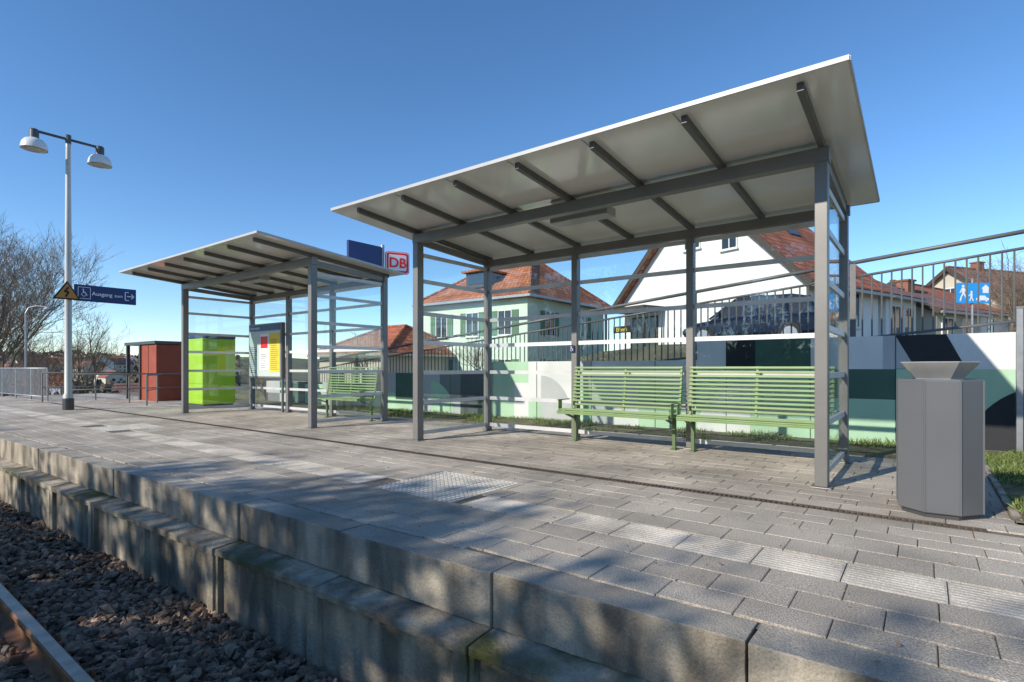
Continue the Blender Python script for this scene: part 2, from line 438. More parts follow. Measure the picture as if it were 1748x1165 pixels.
y=-.3
while y<20: mb.box(4.380,4.456,y,y+.020,-.016,-.0015); y+=.036 if y<9 else .05
struct(mb.obj('drainage_channel',RUST),'rusty slotted drainage channel')

# grass
mb=MB(); mb.add([(4.78,-5,0),(8.7,-5,0),(8.7,-.46,0),(4.78,-.46,0)],[(0,1,2,3)]); mb.add([(7.3,-.46,0),(8.7,-.46,0),(8.7,16,0),(7.3,16,0)],[(0,1,2,3)])
struct(mb.obj('grass_verge',GRASSG,loc=(0,0,.002)),'strip of worn grass and soil')
mb=MB(); mb.box(4.72,4.775,-5,-.46,-.1,.02); mb.box(4.72,7.3,-.505,-.46,-.1,.018)
struct(mb.obj('kerb',EDGE,bevel=.006),'narrow concrete edging kerb')
mb=MB()
for k in range(30000):
    if R.random()<.5: x,y=R.uniform(4.8,8.65),R.uniform(-3,-.5)
    else: x,y=R.uniform(7.3,8.68),R.uniform(-.5,12)
    n_=noise.noise(Vector((x*1.3,y*1.3,0)))
    if n_<-.12+.3*(x<8.2 and y>0): continue
    h=R.uniform(.02,.07)*(1+n_); a=R.uniform(0,6.28); w=.004+.003*R.random(); lx,ly=R.gauss(0,.03),R.gauss(0,.03)
    ca,sa=math.cos(a)*w,math.sin(a)*w
    mb.add([(x-ca,y-sa,0),(x+ca,y+sa,0),(x+lx*.4+ca*.6,y+ly*.4+sa*.6,h*.6),(x+lx,y+ly,h)],[(0,1,2),(0,2,3)])
o=mb.obj('grass',GRASSB); tag(o,'short green grass on the verge by the wall','grass',kind='stuff')
mb=MB()
for k in range(1300):
    t=R.random()
    if t<.42: x,y=R.uniform(6.9,8.6),R.uniform(-.4,10)
    elif t<.65: x,y=R.uniform(4.8,8.6),R.uniform(-2.5,-.4)
    else: x,y=R.uniform(2.2,7),R.uniform(-.5,9)
    s=R.uniform(.012,.03) if t<.65 else R.uniform(.006,.016); a=R.uniform(0,6.28); z=.008+R.random()*.01
    c,sn=math.cos(a)*s,math.sin(a)*s
    mb.add([(x-c,y-sn,z),(x+sn*.5,y-c*.5,z+R.random()*.015),(x+c,y+sn,z+.004),(x-sn*.5,y+c*.5,z+R.random()*.012)],[(0,1,2,3)])
o=mb.obj('leaf_litter',LEAFL); tag(o,'scattered dry brown leaves on paving and grass','leaves',kind='stuff')

# ---------------------------------------------------------------- shelters
def make_shelter(loc):
    r=root('platform_shelter',loc,'grey steel and glass waiting shelter with slanted roof on the platform','shelter','waiting shelters on the platform')
    Lg=4.88; D=1.5
    zr=lambda x:2.89-.082*x
    x0,x1,y0,y1=-1.1,1.72,-.3,5.29; t=.03
    mb=MB()
    mb.extr([(x0+.008,zr(x0+.008)),(x1-.008,zr(x1-.008)),(x1-.008,zr(x1)+t),(x0+.008,zr(x0)+t)],y0+.008,y1-.008)
    roof=mb.obj('roof',ROOFU,r)
    mb=MB()
    mb.beam((x0,y0,zr(x0)+t/2),(x0,y1,zr(x0)+t/2),.015,.034)
    mb.beam((x1,y0,zr(x1)+t/2),(x1,y1,zr(x1)+t/2),.015,.034)
    for yy in (y0,y1): mb.beam((x0+.009,yy,zr(x0)+t/2),(x1-.009,yy,zr(x1)+t/2),.015,.032)
    mb.obj('roof_trim',ROOFE,roof)
    mb=MB()
    for i in range(1,6):
        yy=Lg*i/6+.06; mb.beam((x0+.03,yy,zr(x0+.03)-.001),(x1-.03,yy,zr(x1-.03)-.001),.012,.004)
    mb.obj('panel_seam',SEAM,roof)
    for i in range(7):
        yy=Lg*i/6
        m=MB(); m.beam((-1.0,0,zr(-1.0)-.031),(1.6,0,zr(1.6)-.031),.045,.06)
        m.obj('rib',RIBM,roof,loc=(0,yy,0))
    MB().box(-.055,.055,-.06,Lg+.06,2.71,2.832).obj('front_beam',STEEL,r,bevel=.005)
    MB().box(D-.04,D+.04,-.06,Lg+.06,2.60,2.705).obj('back_beam',STEEL,r,bevel=.005)
    for yy in(0,Lg):
        m=MB(); m.beam((.056,yy,2.74),(D-.041,yy,2.66),.06,.08); m.obj('side_beam',STEEL,r)
    def post(x,y,h,w):
        m=MB(); m.box(-w/2,w/2,-w*.42,w*.42,.012,h); m.box(-w*.75,w*.75,-w*.7,w*.7,0,.012)
        m.obj('post',STEEL,r,loc=(x,y,0),bevel=.006)
    for yy in(0,Lg): post(0,yy,2.71,.115)
    ybs=[0,1.62,3.26,Lg]
    for yy in ybs: post(D,yy,2.60,.105)
    zs=[.10,.52,.93,1.35,1.75,2.20,2.56]
    for a,b in zip(ybs[:-1],ybs[1:]):
        p=MB().box(D-.004,D+.004,a+.05,b-.05,.12,2.58).obj('glass_panel',GLASS,r)
        m=MB()
        for i,z in enumerate(zs): m.box(D-.016,D-.006,a+.048,b-.048,z-.027,z+.027,1 if i in(3,) else 0); m.box(D+.006,D+.014,a+.048,b-.048,z-.025,z+.025,0)
        m.obj('cross_rail',[RAILB,WBAND],p)
    for yy,s in((0,-1),(Lg,1)):
        p=MB().box(.06,D-.055,yy-.004,yy+.004,.12,2.58).obj('glass_panel',GLASS,r)
        m=MB()
        for i,z in enumerate(zs):
            m.box(.058,D-.053,yy-.016,yy-.006,z-.027,z+.027,1 if i in(3,) else 0); m.box(.058,D-.053,yy+.006,yy+.016,z-.025,z+.025)
        m.obj('cross_rail',[RAILB,WBAND],p)
    m=MB(); m.box(.20,.42,2.1,2.85,2.70,2.80); m.obj('ceiling_lamp',M('lamp_cover',(.36,.36,.36),.3),r,bevel=.01)
    return r
sh=make_shelter((5.2,.69,0))
sh2=copytree(sh,(5.2,8.1,0))

def wheelchair(mb,cx,cz,s,y,mi=0):
    pts=[(cx-.04*s+.22*s*math.cos(t),cz-.2*s+.22*s*math.sin(t)) for t in [math.radians(a) for a in range(130,421,29)]]
    mb.stroke(pts,.05*s,y,mi)
    mb.stroke([(cx-.1*s,cz+.26*s),(cx-.08*s,cz+.0*s)],.09*s,y-.001,mi)
    mb.stroke([(cx-.08*s,cz+.0*s),(cx+.16*s,cz-.01*s),(cx+.26*s,cz-.3*s),(cx+.34*s,cz-.28*s)],.06*s,y-.0015,mi)
    mb.stroke([(cx-.09*s,cz+.14*s),(cx+.10*s,cz+.13*s)],.05*s,y-.002,mi)
    mb.tube((cx-.1*s,y-.002,cz+.38*s),(cx-.1*s,y+.001,cz+.38*s),.075*s,n=12,mi=mi)
r=root('wheelchair_sign',(6.68-.06,3.97,1.27),'small blue wheelchair sign fixed to the shelter post','sign',rotz=-math.pi/2)
MB().box(-.04,.04,0,.006,-.05,.05).obj('panel',BLUE,r)
m=MB(); wheelchair(m,0,0,.08,-.003); m.obj('pictogram',SWHITE,r)

# ---------------------------------------------------------------- bench
def make_bench(loc):
    r=root('platform_bench',loc,'green slatted metal bench with backrest inside the shelter','bench','green benches in the shelters')
    Lh=.765
    m=MB()
    sp=[(-.44,.425),(-.40,.445),(-.35,.45),(-.30,.446),(-.25,.44),(-.20,.434),(-.15,.43),(-.10,.435)]
    for x,z in sp: m.beam((x,-Lh,z),(x,Lh,z),.032,.018)
    for yy in(-Lh+.02,0,Lh-.02): m.box(-.45,-.06,yy-.012,yy+.012,.395,.423)
    m.box(-.452,-.44,-Lh,Lh,.39,.415)
    m.obj('seat',GREEN,r,bevel=.004)
    m=MB()
    for i in range(11):
        z=.50+.05*i; x=-.055+.075*(z-.5)/.5
        m.beam((x,-Lh,z),(x,Lh,z),.016,.026,up=(.14,0,1))
    for yy in(-Lh+.02,0,Lh-.02): m.beam((-.045,yy,.40),(.045,yy,1.015),.03,.022,up=(1,0,0))
    m.obj('backrest',GREEN,r,bevel=.003)
    for s in(-1,1):
        m=MB(); yy=s*(Lh-.07)
        m.box(-.10,-.06,yy-.02,yy+.02,.012,.385); m.box(-.15,.0,yy-.035,yy+.035,0,.012)
        m.beam((-.34,yy,.385),(-.10,yy,.31),.02,.028)
        m.obj('leg',BOLT,r,bevel=.003)
    for s in (-1,1):
        m=MB(); yy=s*(Lh+.008)
        m.box(-.40,-.31,yy-.004,yy+.004,.41,.565); m.box(-.42,-.12,yy-.014,yy+.014,.565,.578)
        m.obj('armrest',GREEN,r,bevel=.003)
    return r
bn=make_bench((6.58,3.14,0)); copytree(bn,(6.58,1.52,0)); copytree(bn,(6.58,8.92,0))

# ---------------------------------------------------------------- litter bin
r=root('litter_bin',(4.80,-.07,0),'grey octagonal metal litter bin with funnel ashtray on paving','litter bin',rotz=math.radians(10))
MB().lathe([(.001,.03),(.24,.03),(.247,.035),(.247,.915),(.237,.925),(.227,.90),(.001,.90)],8,rot=.3).obj('body',BINM,r,bevel=.004)
MB().lathe([(.001,0),(.225,0),(.225,.03),(.001,.03)],8,rot=.3).obj('foot',STEELD,r)
m=MB(); m.lathe([(.14,.90),(.14,.925),(.232,1.035),(.232,1.041),(.222,1.041),(.12,.945),(.001,.935)],8,rot=.3); m.obj('ashtray_funnel',BINF,r)
m=MB()
for i in range(8):
    t=.3+2*math.pi*i/8; m.beam((.2465*math.cos(t),.2465*math.sin(t),.035),(.2465*math.cos(t),.2465*math.sin(t),.915),.010,.010)
m.obj('corner_strip',BINM,r)
r=root('marker_post',(8.5,-.86,0),'slim grey square metal post in front of the painted wall','post')
MB().box(-.03,.03,-.03,.03,0,1.68).obj('pole',GALV,r,bevel=.005); MB().box(-.036,.036,-.036,.036,1.68,1.70).obj('cap',STEEL,r)

# ---------------------------------------------------------------- info case + ticket machine + shed
CASEM=M('case_grey',(.20,.205,.215),.4,.3,var=.06)
r=root('information_case',(6.62,12.17,0),'grey glazed notice case with timetables under the shelter','notice board',rotz=-math.pi/2)
m=MB(); m.box(-.72,.72,-.05,.05,.76,2.02); fr=m.obj('case',CASEM,r,bevel=.01)
MB().box(-.68,.68,-.056,-.051,1.86,1.99).obj('header',BLUE,r)
MB().box(-.68,.68,-.055,-.051,.80,1.84).obj('backing',M('board_backing',(.55,.62,.58),.6),r)
m=MB(); m.box(-.66,-.24,-.060,-.056,.84,1.78); m.obj('poster',M('poster_pale_green',(.55,.68,.62),.6),r)
m=MB(); m.box(-.19,.2,-.060,-.056,.95,1.78); m.obj('poster',SWHITE,r)
m=MB(); m.box(.25,.66,-.060,-.056,.9,1.78); m.obj('timetable',YEL,r)
m=MB()
m.box(-.15,.16,-.063,-.0605,1.45,1.72); m.obj('poster_picture',RED,r)
INK=M('ink',(.12,.12,.12),.7)
for lines in ([(.29,.62-.1*R.random(),.96+i*.045) for i in range(16)],[(-.62,-.30-.15*R.random(),.88+i*.045) for i in range(14)],[(-.15,.12-.1*R.random(),1.0+i*.05) for i in range(7)]):
    m=MB()
    for a,b,z in lines: m.box(a,b,-.063,-.0605,z,z+.012)
    m.obj('printed_lines',INK,r)
text('Information',.09,-.62,-.058,1.895,r,SWHITE)
for s in(-.69,.69): MB().box(s-.02,s+.02,-.02,.02,0,.76).obj('leg',CASEM,r)

r=root('ticket_machine',(6.0,14.0,0),'lime green ticket machine with dark blue top beside the shelter','ticket machine')
MB().box(0,.8,0,.9,.1,1.72).obj('body',LIME,r,bevel=.02)
MB().box(-.0,.80,-.0,.90,1.722,1.84).obj('top',BLUE,r,bevel=.01)
MB().box(.04,.76,.04,.86,0,.1).obj('plinth',STEELD,r)
MB().box(-.004,-.001,.02,.88,.60,.612).obj('panel_seam',LIMED,r)
r=root('storage_shed',(6.5,18.2,0),'rust red panelled shed with grey canopy frame','shed')
m=MB(); m.box(0,.7,0,1.2,.0,1.70)
m.obj('body',REDB,r,bevel=.01)
m=MB(); m.box(-.06,.78,-.06,2.4,1.71,1.80); m.obj('roof',STEELD,r)
for xx in(-.03,.65): MB().box(xx,xx+.09,2.26,2.35,0,1.71).obj('post',STEELD,r)
MB().box(-.045,-.004,1.14,1.23,0,1.71).obj('post',STEELD,r)
MB().box(-.008,-.002,.58,.595,.05,1.68).obj('panel_seam',M('dark_red_seam',(.12,.03,.02),.7),r)

# ---------------------------------------------------------------- platform lamp with twin shades
r=root('platform_lamp',(3.92,16.16,0),'tall pale lamp post with two white dome shades','street lamp')
m=MB(); m.lathe([(.1,0),(.1,.35),(.075,.4),(.07,3.0),(.05,6.2),(.05,6.42),(.001,6.43)],14); m.obj('pole',POLE,r,smooth=True)
m=MB(); m.lathe([(.115,0),(.115,.26),(.10,.28)],14); m.obj('pole_base',STEELD,r)
AL=.62
m=MB(); m.tube((-AL+.05,0,6.40),(AL-.05,0,6.40),.03); m.tube((0,0,6.3),(0,0,6.5),.06); m.obj('arm',STEELD,r)
for s in(-1,1):
    q=.80
    P_=lambda r_,z_:(r_*q,6.22+(z_-6.22)*.78)
    m=MB(); m.lathe([P_(.31,5.90),P_(.305,5.97),P_(.28,6.08),P_(.22,6.17),P_(.12,6.22),(.001,6.225)],24,c=(s*AL,0,0)); m.lathe([P_(.30,5.905),P_(.001,5.90)],24,c=(s*AL,0,0),mi=0)
    shd=m.obj('lamp_shade',DOME,r,smooth=True)
    m=MB(); m.lathe([(.09,6.2),(.09,6.40),(.07,6.43),(.001,6.43)],16,c=(s*AL,0,0)); m.obj('lamp_cap',STEELD,shd)
    m=MB(); m.lathe([P_(.24,5.895),P_(.19,5.86),P_(.10,5.84),P_(.001,5.835)],20,c=(s*AL,0,0)); m.obj('lens',LENS,shd,smooth=True)
r=root('exit_sign',(4.02,16.12,2.6),'dark blue exit sign with wheelchair symbol on the lamp post','sign')
MB().box(0,1.27,-.03,.03,0,.39).obj('panel',BLUE,r,bevel=.004)
m=MB(); m.stroke([(.07,.06),(.07,.33)],.010,-.033); m.stroke([(.31,.06),(.31,.33)],.010,-.033); m.stroke([(.07,.06),(.31,.06)],.010,-.033); m.stroke([(.07,.33),(.31,.33)],.010,-.033)
wheelchair(m,.19,.20,.20,-.033)
m.obj('wheelchair_pictogram',SWHITE,r)
m=MB()
m.stroke([(1.11,.10),(1.03,.10)],.018,-.033); m.stroke([(1.03,.10),(1.03,.30)],.018,-.033); m.stroke([(1.03,.30),(1.11,.30)],.018,-.033)
m.stroke([(1.07,.2),(1.21,.2)],.02,-.033); m.stroke([(1.16,.26),(1.22,.2),(1.16,.14)],.02,-.034)
m.obj('arrow_pictogram',SWHITE,r)
text('Ausgang',.125,.34,-.034,.155,r,SWHITE,bold=.001)
text('zum',.105,.80,-.034,.155,r,SWHITE,bold=.0005)
r=root('warning_sign',(3.87,16.06,2.6),'triangular yellow and black warning sign on the lamp post','sign')
m=MB(); m.extr([(-.27,0),(.27,0),(0,.44)],-.02,.01); m.obj('panel',BLK,r)
m=MB(); m.extr([(-.21,.035),(.21,.035),(0,.38)],-.026,-.021); m.obj('face',ORG,r)
m=MB(); m.stroke([(.03,.29),(-.05,.18),(.03,.18),(-.03,.06)],.04,-.029); m.obj('pictogram',BLK,r)

r=root('station_sign',(7.40,9.0,0),'dark blue station name board on a grey mast behind the shelter','sign')
m=MB(); m.tube((0,0,0),(0,0,3.55),.04); m.obj('mast',GALV,r)
m=MB(); m.box(-.86,-.05,-.03,.03,2.97,3.50); m.obj('panel',BLUE,r,bevel=.004)
r=root('railway_logo_sign',(7.40,8.96,2.97),'white square sign with red letters in a red border','sign',rotz=math.radians(-25))
def rrect(x0,x1,z0,z1,rr,n=5):
    p=[]
    for cx,cz,a0 in((x1-rr,z1-rr,0),(x0+rr,z1-rr,90),(x0+rr,z0+rr,180),(x1-rr,z0+rr,270)):
        for i in range(n+1):
            a=math.radians(a0+90*i/n); p.append((cx+rr*math.cos(a),cz+rr*math.sin(a)))
    return p
MB().extr(rrect(.03,.54,0,.46,.06),-.02,.02).obj('panel',RED,r)
MB().extr(rrect(.042,.528,.012,.448,.05),-.023,-.021).obj('edge',SWHITE,r)
MB().extr(rrect(.055,.515,.025,.435,.05),-.026,-.0235).obj('border',RED,r)
MB().extr(rrect(.095,.475,.065,.395,.03),-.029,-.0265).obj('face',SWHITE,r)
text('DB',.285,.285,-.034,.130,r,RED,bold=.006,align='CENTER')

# ---------------------------------------------------------------- retaining wall with mural
segs=[(-6,-3.5,'wm'),(-3.5,-2.2,'wm'),(-2.2,-1.35,'wm'),(-1.35,-.85,'wm'),(-.85,-.21,'wm'),(-.21,.31,'km'),(.31,.45,'lg'),(.45,.87,'wg'),(.87,1.3,'wm'),(1.3,2.03,'gm'),(2.03,2.45,'km'),(2.45,2.9,'wm')]
mb=MB(); ks={k:i for i,k in enumerate(WK)}
X0,X1=8.70,8.95
def face(y0,y1,z0,z1,kx): mb.add([(X0,y0,z0),(X0,y0,z1),(X0,y1,z1),(X0,y1,z0)],[(0,1,2,3)][::1],ks[kx])
def cap(y0,y1,z): mb.box(X0+.001,X1,y0,y1,-.3,z-.001,ks['l']); mb.add([(X0,y0,z),(X1,y0,z),(X1,y1,z),(X0,y1,z)],[(0,1,2,3)],ks['w'])
for a,b,c in segs:
    cap(a,b,1.42); z=.98
    face(a,b,z,1.42,c[0])
    if c[1]=='g': face(a,b,.58,z,'g'); face(a,b,-.02,.58,'m')
    else: face(a,b,-.02,z,c[1])
y=2.9
seq=[(1.0,'wm',.75),(.9,'ww',.5),(.3,'lm',.6),(1.1,'wm',.35),(.35,'mw',.7),(.75,'mm',.5)]
for w,cc,zc in seq:
    if y>=7.2: break
    b=min(7.2,y+w); cap(y,b,1.12)
    face(y,b,zc,1.12,cc[0]); face(y,b,-.02,zc,cc[1]); y=b
if y<7.2: cap(y,7.2,1.12); face(y,7.2,-.02,1.12,'m'); y=7.2
while y<16:
    w=R.uniform(.35,.9); b=min(16,y+w); zt=.88 if y<11 else .6; cap(y,b,zt)
    zc=R.choice([.25,.4,.55]); ca,cb=R.choice('sdlmglwm'),R.choice('dsgmdlwk')
    face(y,b,zc,zt,cb); face(y,b,-.02,zc,ca); y=b
wl=mb.obj('retaining_wall',[W_[k] for k in WK]); tag(wl,'low concrete retaining wall painted with white, mint and black blocks','wall')
def shape(pts,k,dx=.003): 
    m=MB(); m.add([(8.70-dx,y_,z_) for y_,z_ in pts],[tuple(range(len(pts)))]); m.obj('mural_shape',W_[k],wl)
def arcp(y0,y1,z0,z1,n=14):
    return [(y1,z0)]+[(y0+(y1-y0)*(1-math.cos(math.pi/2*i/n)),z0+(z1-z0)*math.sin(math.pi/2*i/n)) for i in range(n+1)]
shape(arcp(-.42,-1.2,.005,.80),'k'); shape([(-1.2,.005),(-1.2,.80),(-1.9,.80),(-1.9,.005)],'k')
shape([(-.21,.985),(-.21,1.41),(-.40,.985)],'k')
shape([(.31,.985),(.31,1.41),(.10,.985)],'l',.004)
shape(arcp(5.2,5.9,.005,.85),'l'); shape(arcp(8.2,8.9,.005,.7),'m'); shape(arcp(2.9,2.1,.005,.75),'w')
m=MB()
for yy in (-3.5,-2.2,-.85,.31,1.3,2.45,3.6,4.8,6.0,7.1,8.3,9.5): m.box(8.6925,8.6945,yy-.004,yy+.004,0,(1.41 if yy<2.9 else 1.11 if yy<7.2 else .87))
m.obj('panel_joint',BLK,wl)

# ---------------------------------------------------------------- sloping railing on top of the wall
zr2=lambda y:2.62-.1*(y+.9)
yy=-3.6
RST=M('railing_steel',(.15,.15,.145),.5,.3,var=.15,scale=5)
while yy<14:
    y2=yy+2.2; r=root('metal_railing',(8.86,yy,0),'grey steel railing with vertical bars above the painted wall','railing','railing along the ramp')
    f=lambda t:zr2(yy+t)
    m=MB(); m.tube((0,0,f(0)),(0,2.2,f(2.2)),.027); m.tube((0,0.03,f(0)-.20),(0,2.17,f(2.17)-.20),.018); m.tube((0,0.03,f(0)-1.06),(0,2.17,f(2.17)-1.06),.018)
    m.obj('handrail',RST,r,smooth=True)
    m=MB(); m.box(-.03,.03,-.035,.035,max(-.2,f(0)-1.9),f(0)-.02); m.obj('railing_post',RST,r)
    m=MB()
    for i in range(1,20): t=2.2*i/20; m.tube((0,t,f(t)-1.06),(0,t,f(t)-.20),.0115,n=6)
    m.obj('baluster',RST,r)
    yy=y2
def railing(loc,rotz,L,h,bars,mat=GALV,label='galvanised metal railing at the platform end'):
    r=root('platform_railing',loc,label,'railing','railings at the platform end',rotz=rotz)
    m=MB(); m.tube((0,0,h),(L,0,h),.022); m.tube((0,0,.12 if bars else h*.5),(L,0,.12 if bars else h*.5),.016); m.obj('handrail',mat,r,smooth=True)
    n=max(1,round(L/1.5))
    for i in range(n+1): MB().tube((L*i/n,0,0),(L*i/n,0,h),.022).obj('railing_post',mat,r)
    if bars:
        m=MB(); k=int(L/.11)
        for i in range(1,k): m.tube((L*i/k,0,.12),(L*i/k,0,h),.010,n=5)
        m.obj('baluster',mat,r)
railing((4.6,21.0,0),math.radians(93),6,.98,True)
railing((4.3,18.0,0),0,2.9,.82,False,STEEL,'low grey tube railing beside the ramp')
railing((4.35,20.4,0),math.radians(4),2.6,.85,False,STEEL,'low grey tube railing beside the ramp')
railing((5.6,16.3,0),math.radians(60),2.6,.8,False,STEEL,'low grey tube railing beside the ramp')

# ---------------------------------------------------------------- buildings
def window(parent,face,u,z,w,h,pos=0,shutter=None,fr=FRAMEW):
    def B(m,u0,u1,d0,d1,z0,z1,mi=0):
        if face=='x-': m.box(pos-d1,pos-d0,u0,u1,z0,z1,mi)
        elif face=='y-': m.box(u0,u1,pos-d1,pos-d0,z0,z1,mi)
    m=MB(); B(m,u-w/2,u+w/2,.004,.02,z,z+h); win=m.obj('window',PANE,parent)
    m=MB(); t=.05
    B(m,u-w/2-t,u-w/2,.003,.05,z-t,z+h+t);B(m,u+w/2,u+w/2+t,.003,.05,z-t,z+h+t);B(m,u-w/2,u+w/2,.003,.05,z+h,z+h+t);B(m,u-w/2,u+w/2,.003,.05,z-t,z)
    B(m,u-.02,u+.02,.021,.045,z,z+h)
    m.obj('frame',fr,win)
    m=MB(); B(m,u-w/2-.1,u+w/2+.1,.004,.12,z-t-.05,z-t-.002); m.obj('sill',fr,win)
    if shutter:
        for s in(-1,1):
            m=MB(); c=u+s*(w*.5+t+w*.25+.01); B(m,c-w*.25,c+w*.25,.005,.04,z-.03,z+h+.03)
            m.obj('shutter',shutter,win)
def gable_house(loc,rotz,L,W,he,hr,wall,tile,label,wins,ov=.35,chim=(.5,.4),low=2.5,skyl=None,name='house'):
    r=root(name,loc,label,'house',rotz=rotz)
    m=MB(); vs=[]
    for x in(0,L): vs+=[(x,0,-low),(x,W,-low),(x,W,he),(x,W/2,hr),(x,0,he)]
    m.add(vs,[(0,1,2,3,4),(9,8,7,6,5),(0,4,9,5),(1,6,7,2),(4,3,8,9),(3,2,7,8)]); m.obj('wall',wall,r)
    s=(hr-he)/(W/2); m=MB(); t=.16
    for sg in(0,1):
        def P(x,yv,dz): return (x,(W-yv) if sg else yv, he+s*yv+dz)
        a,b=-ov,L+ov; y0=-ov; y1=W/2
        vs=[P(a,y0,.02),P(b,y0,.02),P(b,y1,.02),P(a,y1,.02),P(a,y0,.02+t),P(b,y0,.02+t),P(b,y1,.02+t),P(a,y1,.02+t)]
        fs=[(3,2,1,0),(4,5,6,7),(0,1,5,4),(2,3,7,6),(1,2,6,5),(3,0,4,7)]
        if sg: fs=[f[::-1] for f in fs]
        m.add(vs,fs)
    m.beam((-ov,W/2,hr+t+.03),(L+ov,W/2,hr+t+.03),.22,.1)
    roof=m.obj('roof',tile,r,uv=True)
    for sg in(0,1):
        m=MB()
        yv=lambda v:(W-v) if sg else v
        m.beam((-ov-.02,yv(-ov),he-s*ov+.06),(-ov-.02,yv(W/2),hr+.06),.04,.22)
        m.obj('verge_board',DARKW,roof)
    m=MB(); m.beam((-ov,-ov-.06,he-s*ov+.04),(L+ov,-ov-.06,he-s*ov+.04),.12,.1); m.obj('gutter',GALV,roof)
    if chim:
        cx,cy=L*chim[0],W*chim[1]; zc=he+s*min(cy,W-cy); m=MB(); m.box(cx-.3,cx+.3,cy-.25,cy+.25,zc-.2,max(zc,hr)+.6); m.box(cx-.36,cx+.36,cy-.31,cy+.31,max(zc,hr)+.6,max(zc,hr)+.68); m.obj('chimney',BRICK,roof)
    if skyl:
        for (x,v) in skyl:
            m=MB(); m.beam((x,v,he+s*v+.02+t+.03),(x,v+.9,he+s*(v+.9)+.02+t+.03),.7,.06,up=(0,-s,1)); m.obj('skylight',PANE,roof)
    for wn in wins: window(r,*wn)
    return r
P=gable_house((20.3,3.15,1.4),math.radians(-20),5.0,8.5,2.6,6.8,WHITEP,TILE,'white rendered gable house with red tiled roof',
 [('x-',4.6,4.4,.7,.9),('x-',2.9,4.1,.6,.8),('x-',2.0,.9,1.1,1.3),('y-',1.2,1.1,.9,1.2),('y-',3.0,1.1,.9,1.2)],skyl=[(1.2,2.4),(2.9,2.0)],chim=None)
m=MB(); m.box(-1.3,-.003,6.0,8.4,2.05,2.2); m.box(-1.28,-1.2,6.02,6.1,-.5,2.05); m.box(-1.28,-1.2,8.3,8.38,-.5,2.05); m.obj('porch',DARKW,P)
window(P,'x-',7.2,-.1,1.5,1.9,0,None,DARKW)
u=(math.cos(math.radians(-18)),math.sin(math.radians(-18)))
gable_house((20.3+5.3*u[0],2.85+5.3*u[1],1.4),math.radians(-18),2.9,4.6,2.4,3.7,WHITEP,TILE2,'white house wing with brown tiled roof and dark windows',
 [('y-',.8,.7,.9,1.3),('y-',2.1,.7,.9,1.3)],chim=None,ov=.25)
gable_house((20.3+9.1*u[0],2.75+9.1*u[1]-.3,1.4),math.radians(-24),4.0,4.6,2.0,3.1,BEIGE,TILE2,'low pale house with brown tiled roof',
 [('y-',.9,.5,.9,1.2),('y-',2.7,.5,.9,1.2)],chim=(.6,.5),ov=.25)
r=root('shop_sign',(20.3+7.2*.33-1.42,3.15+7.2*.94+.35,2.62),'black sign with yellow lettering on the white house','sign',rotz=math.radians(-20-90))
MB().box(-.5,.5,-.03,.03,-.14,.14).obj('panel',BLK,r); text('Eilenm',.24,0,-.034,-.08,r,YEL,align='CENTER',bold=.002)
def hip_house(loc,rotz,L,W,he,hr,wall,tile,label,wins,ov=.4,low=2.5,rl=.3,chim=True,shut=None,dormer=False):
    r=root('house',loc,label,'house',rotz=rotz)
    MB().box(0,W,0,L,-low,he).obj('wall',wall,r)
    m=MB(); a=L*(.5-rl/2); b=L*(.5+rl/2); t=.12
    vs=[(-ov,-ov,he+.01),(W+ov,-ov,he+.01),(W+ov,L+ov,he+.01),(-ov,L+ov,he+.01),(-ov,-ov,he+t),(W+ov,-ov,he+t),(W+ov,L+ov,he+t),(-ov,L+ov,he+t),(W/2,a,hr),(W/2,b,hr)]
    m.add(vs,[(3,2,1,0),(0,1,5,4),(1,2,6,5),(2,3,7,6),(3,0,4,7),(4,5,8),(5,6,9,8),(6,7,9),(7,4,8,9)])
    for p,q in((4,8),(5,8),(6,9),(7,9),(8,9)): m.tube(Vector(vs[p])+Vector((0,0,.03)),Vector(vs[q])+Vector((0,0,.03)),.09,n=6)
    roof=m.obj('roof',tile,r,uv=True)
    m=MB(); m.box(-ov-.1,-ov,-ov,L+ov,he-.02,he+.1); m.box(-ov-.1,W+ov,-ov-.1,-ov,he-.02,he+.1); m.obj('gutter',GALV,roof)
    if chim:
        m=MB(); m.box(W/2-.3,W/2+.3,b-.3,b+.2,hr-.8,hr+.7); m.obj('chimney',BRICK,roof)
    if dormer:
        m=MB(); zc=he+(hr-he)*.3
        m.box(.6,2.6,L*.42,L*.42+1.5,zc,zc+.85); d=m.obj('dormer',DARKW,roof)
        m=MB(); m.box(.35,3.2,L*.42-.15,L*.42+1.65,zc+.85,zc+.95); m.obj('dormer_roof',tile,d,uv=True)
        m=MB(); m.box(.57,.598,L*.42+.15,L*.42+1.35,zc+.2,zc+.75); m.obj('dormer_window',PANE,d)
    for wn in wins: window(r,*wn,shutter=shut)
    return r
hip_house((21.95,15.7,.2),0,7.4,8,4.3,7.2,MINT,TILE3,'mint green house with hipped red tiled roof',
 [('x-',1.4,2.5,.8,1.2),('x-',3.6,2.5,.8,1.2),('x-',5.9,2.5,.8,1.2),('x-',1.4,-.1,.8,1.3),('x-',5.9,-.1,.8,1.3),('y-',2.0,2.5,.8,1.2),('y-',5.5,2.5,.8,1.2),('y-',2,-.1,.8,1.3)],dormer=True,shut=M('shutter_green',(.10,.2,.12),.7))
hip_house((17.5,21.0,-2),0,5.6,6,3.6,5.3,BEIGE,TILE,'low beige building with red tiled hipped roof',[('x-',1.4,1.8,.9,1.1),('x-',3.8,1.8,.9,1.1)],chim=False,low=2)
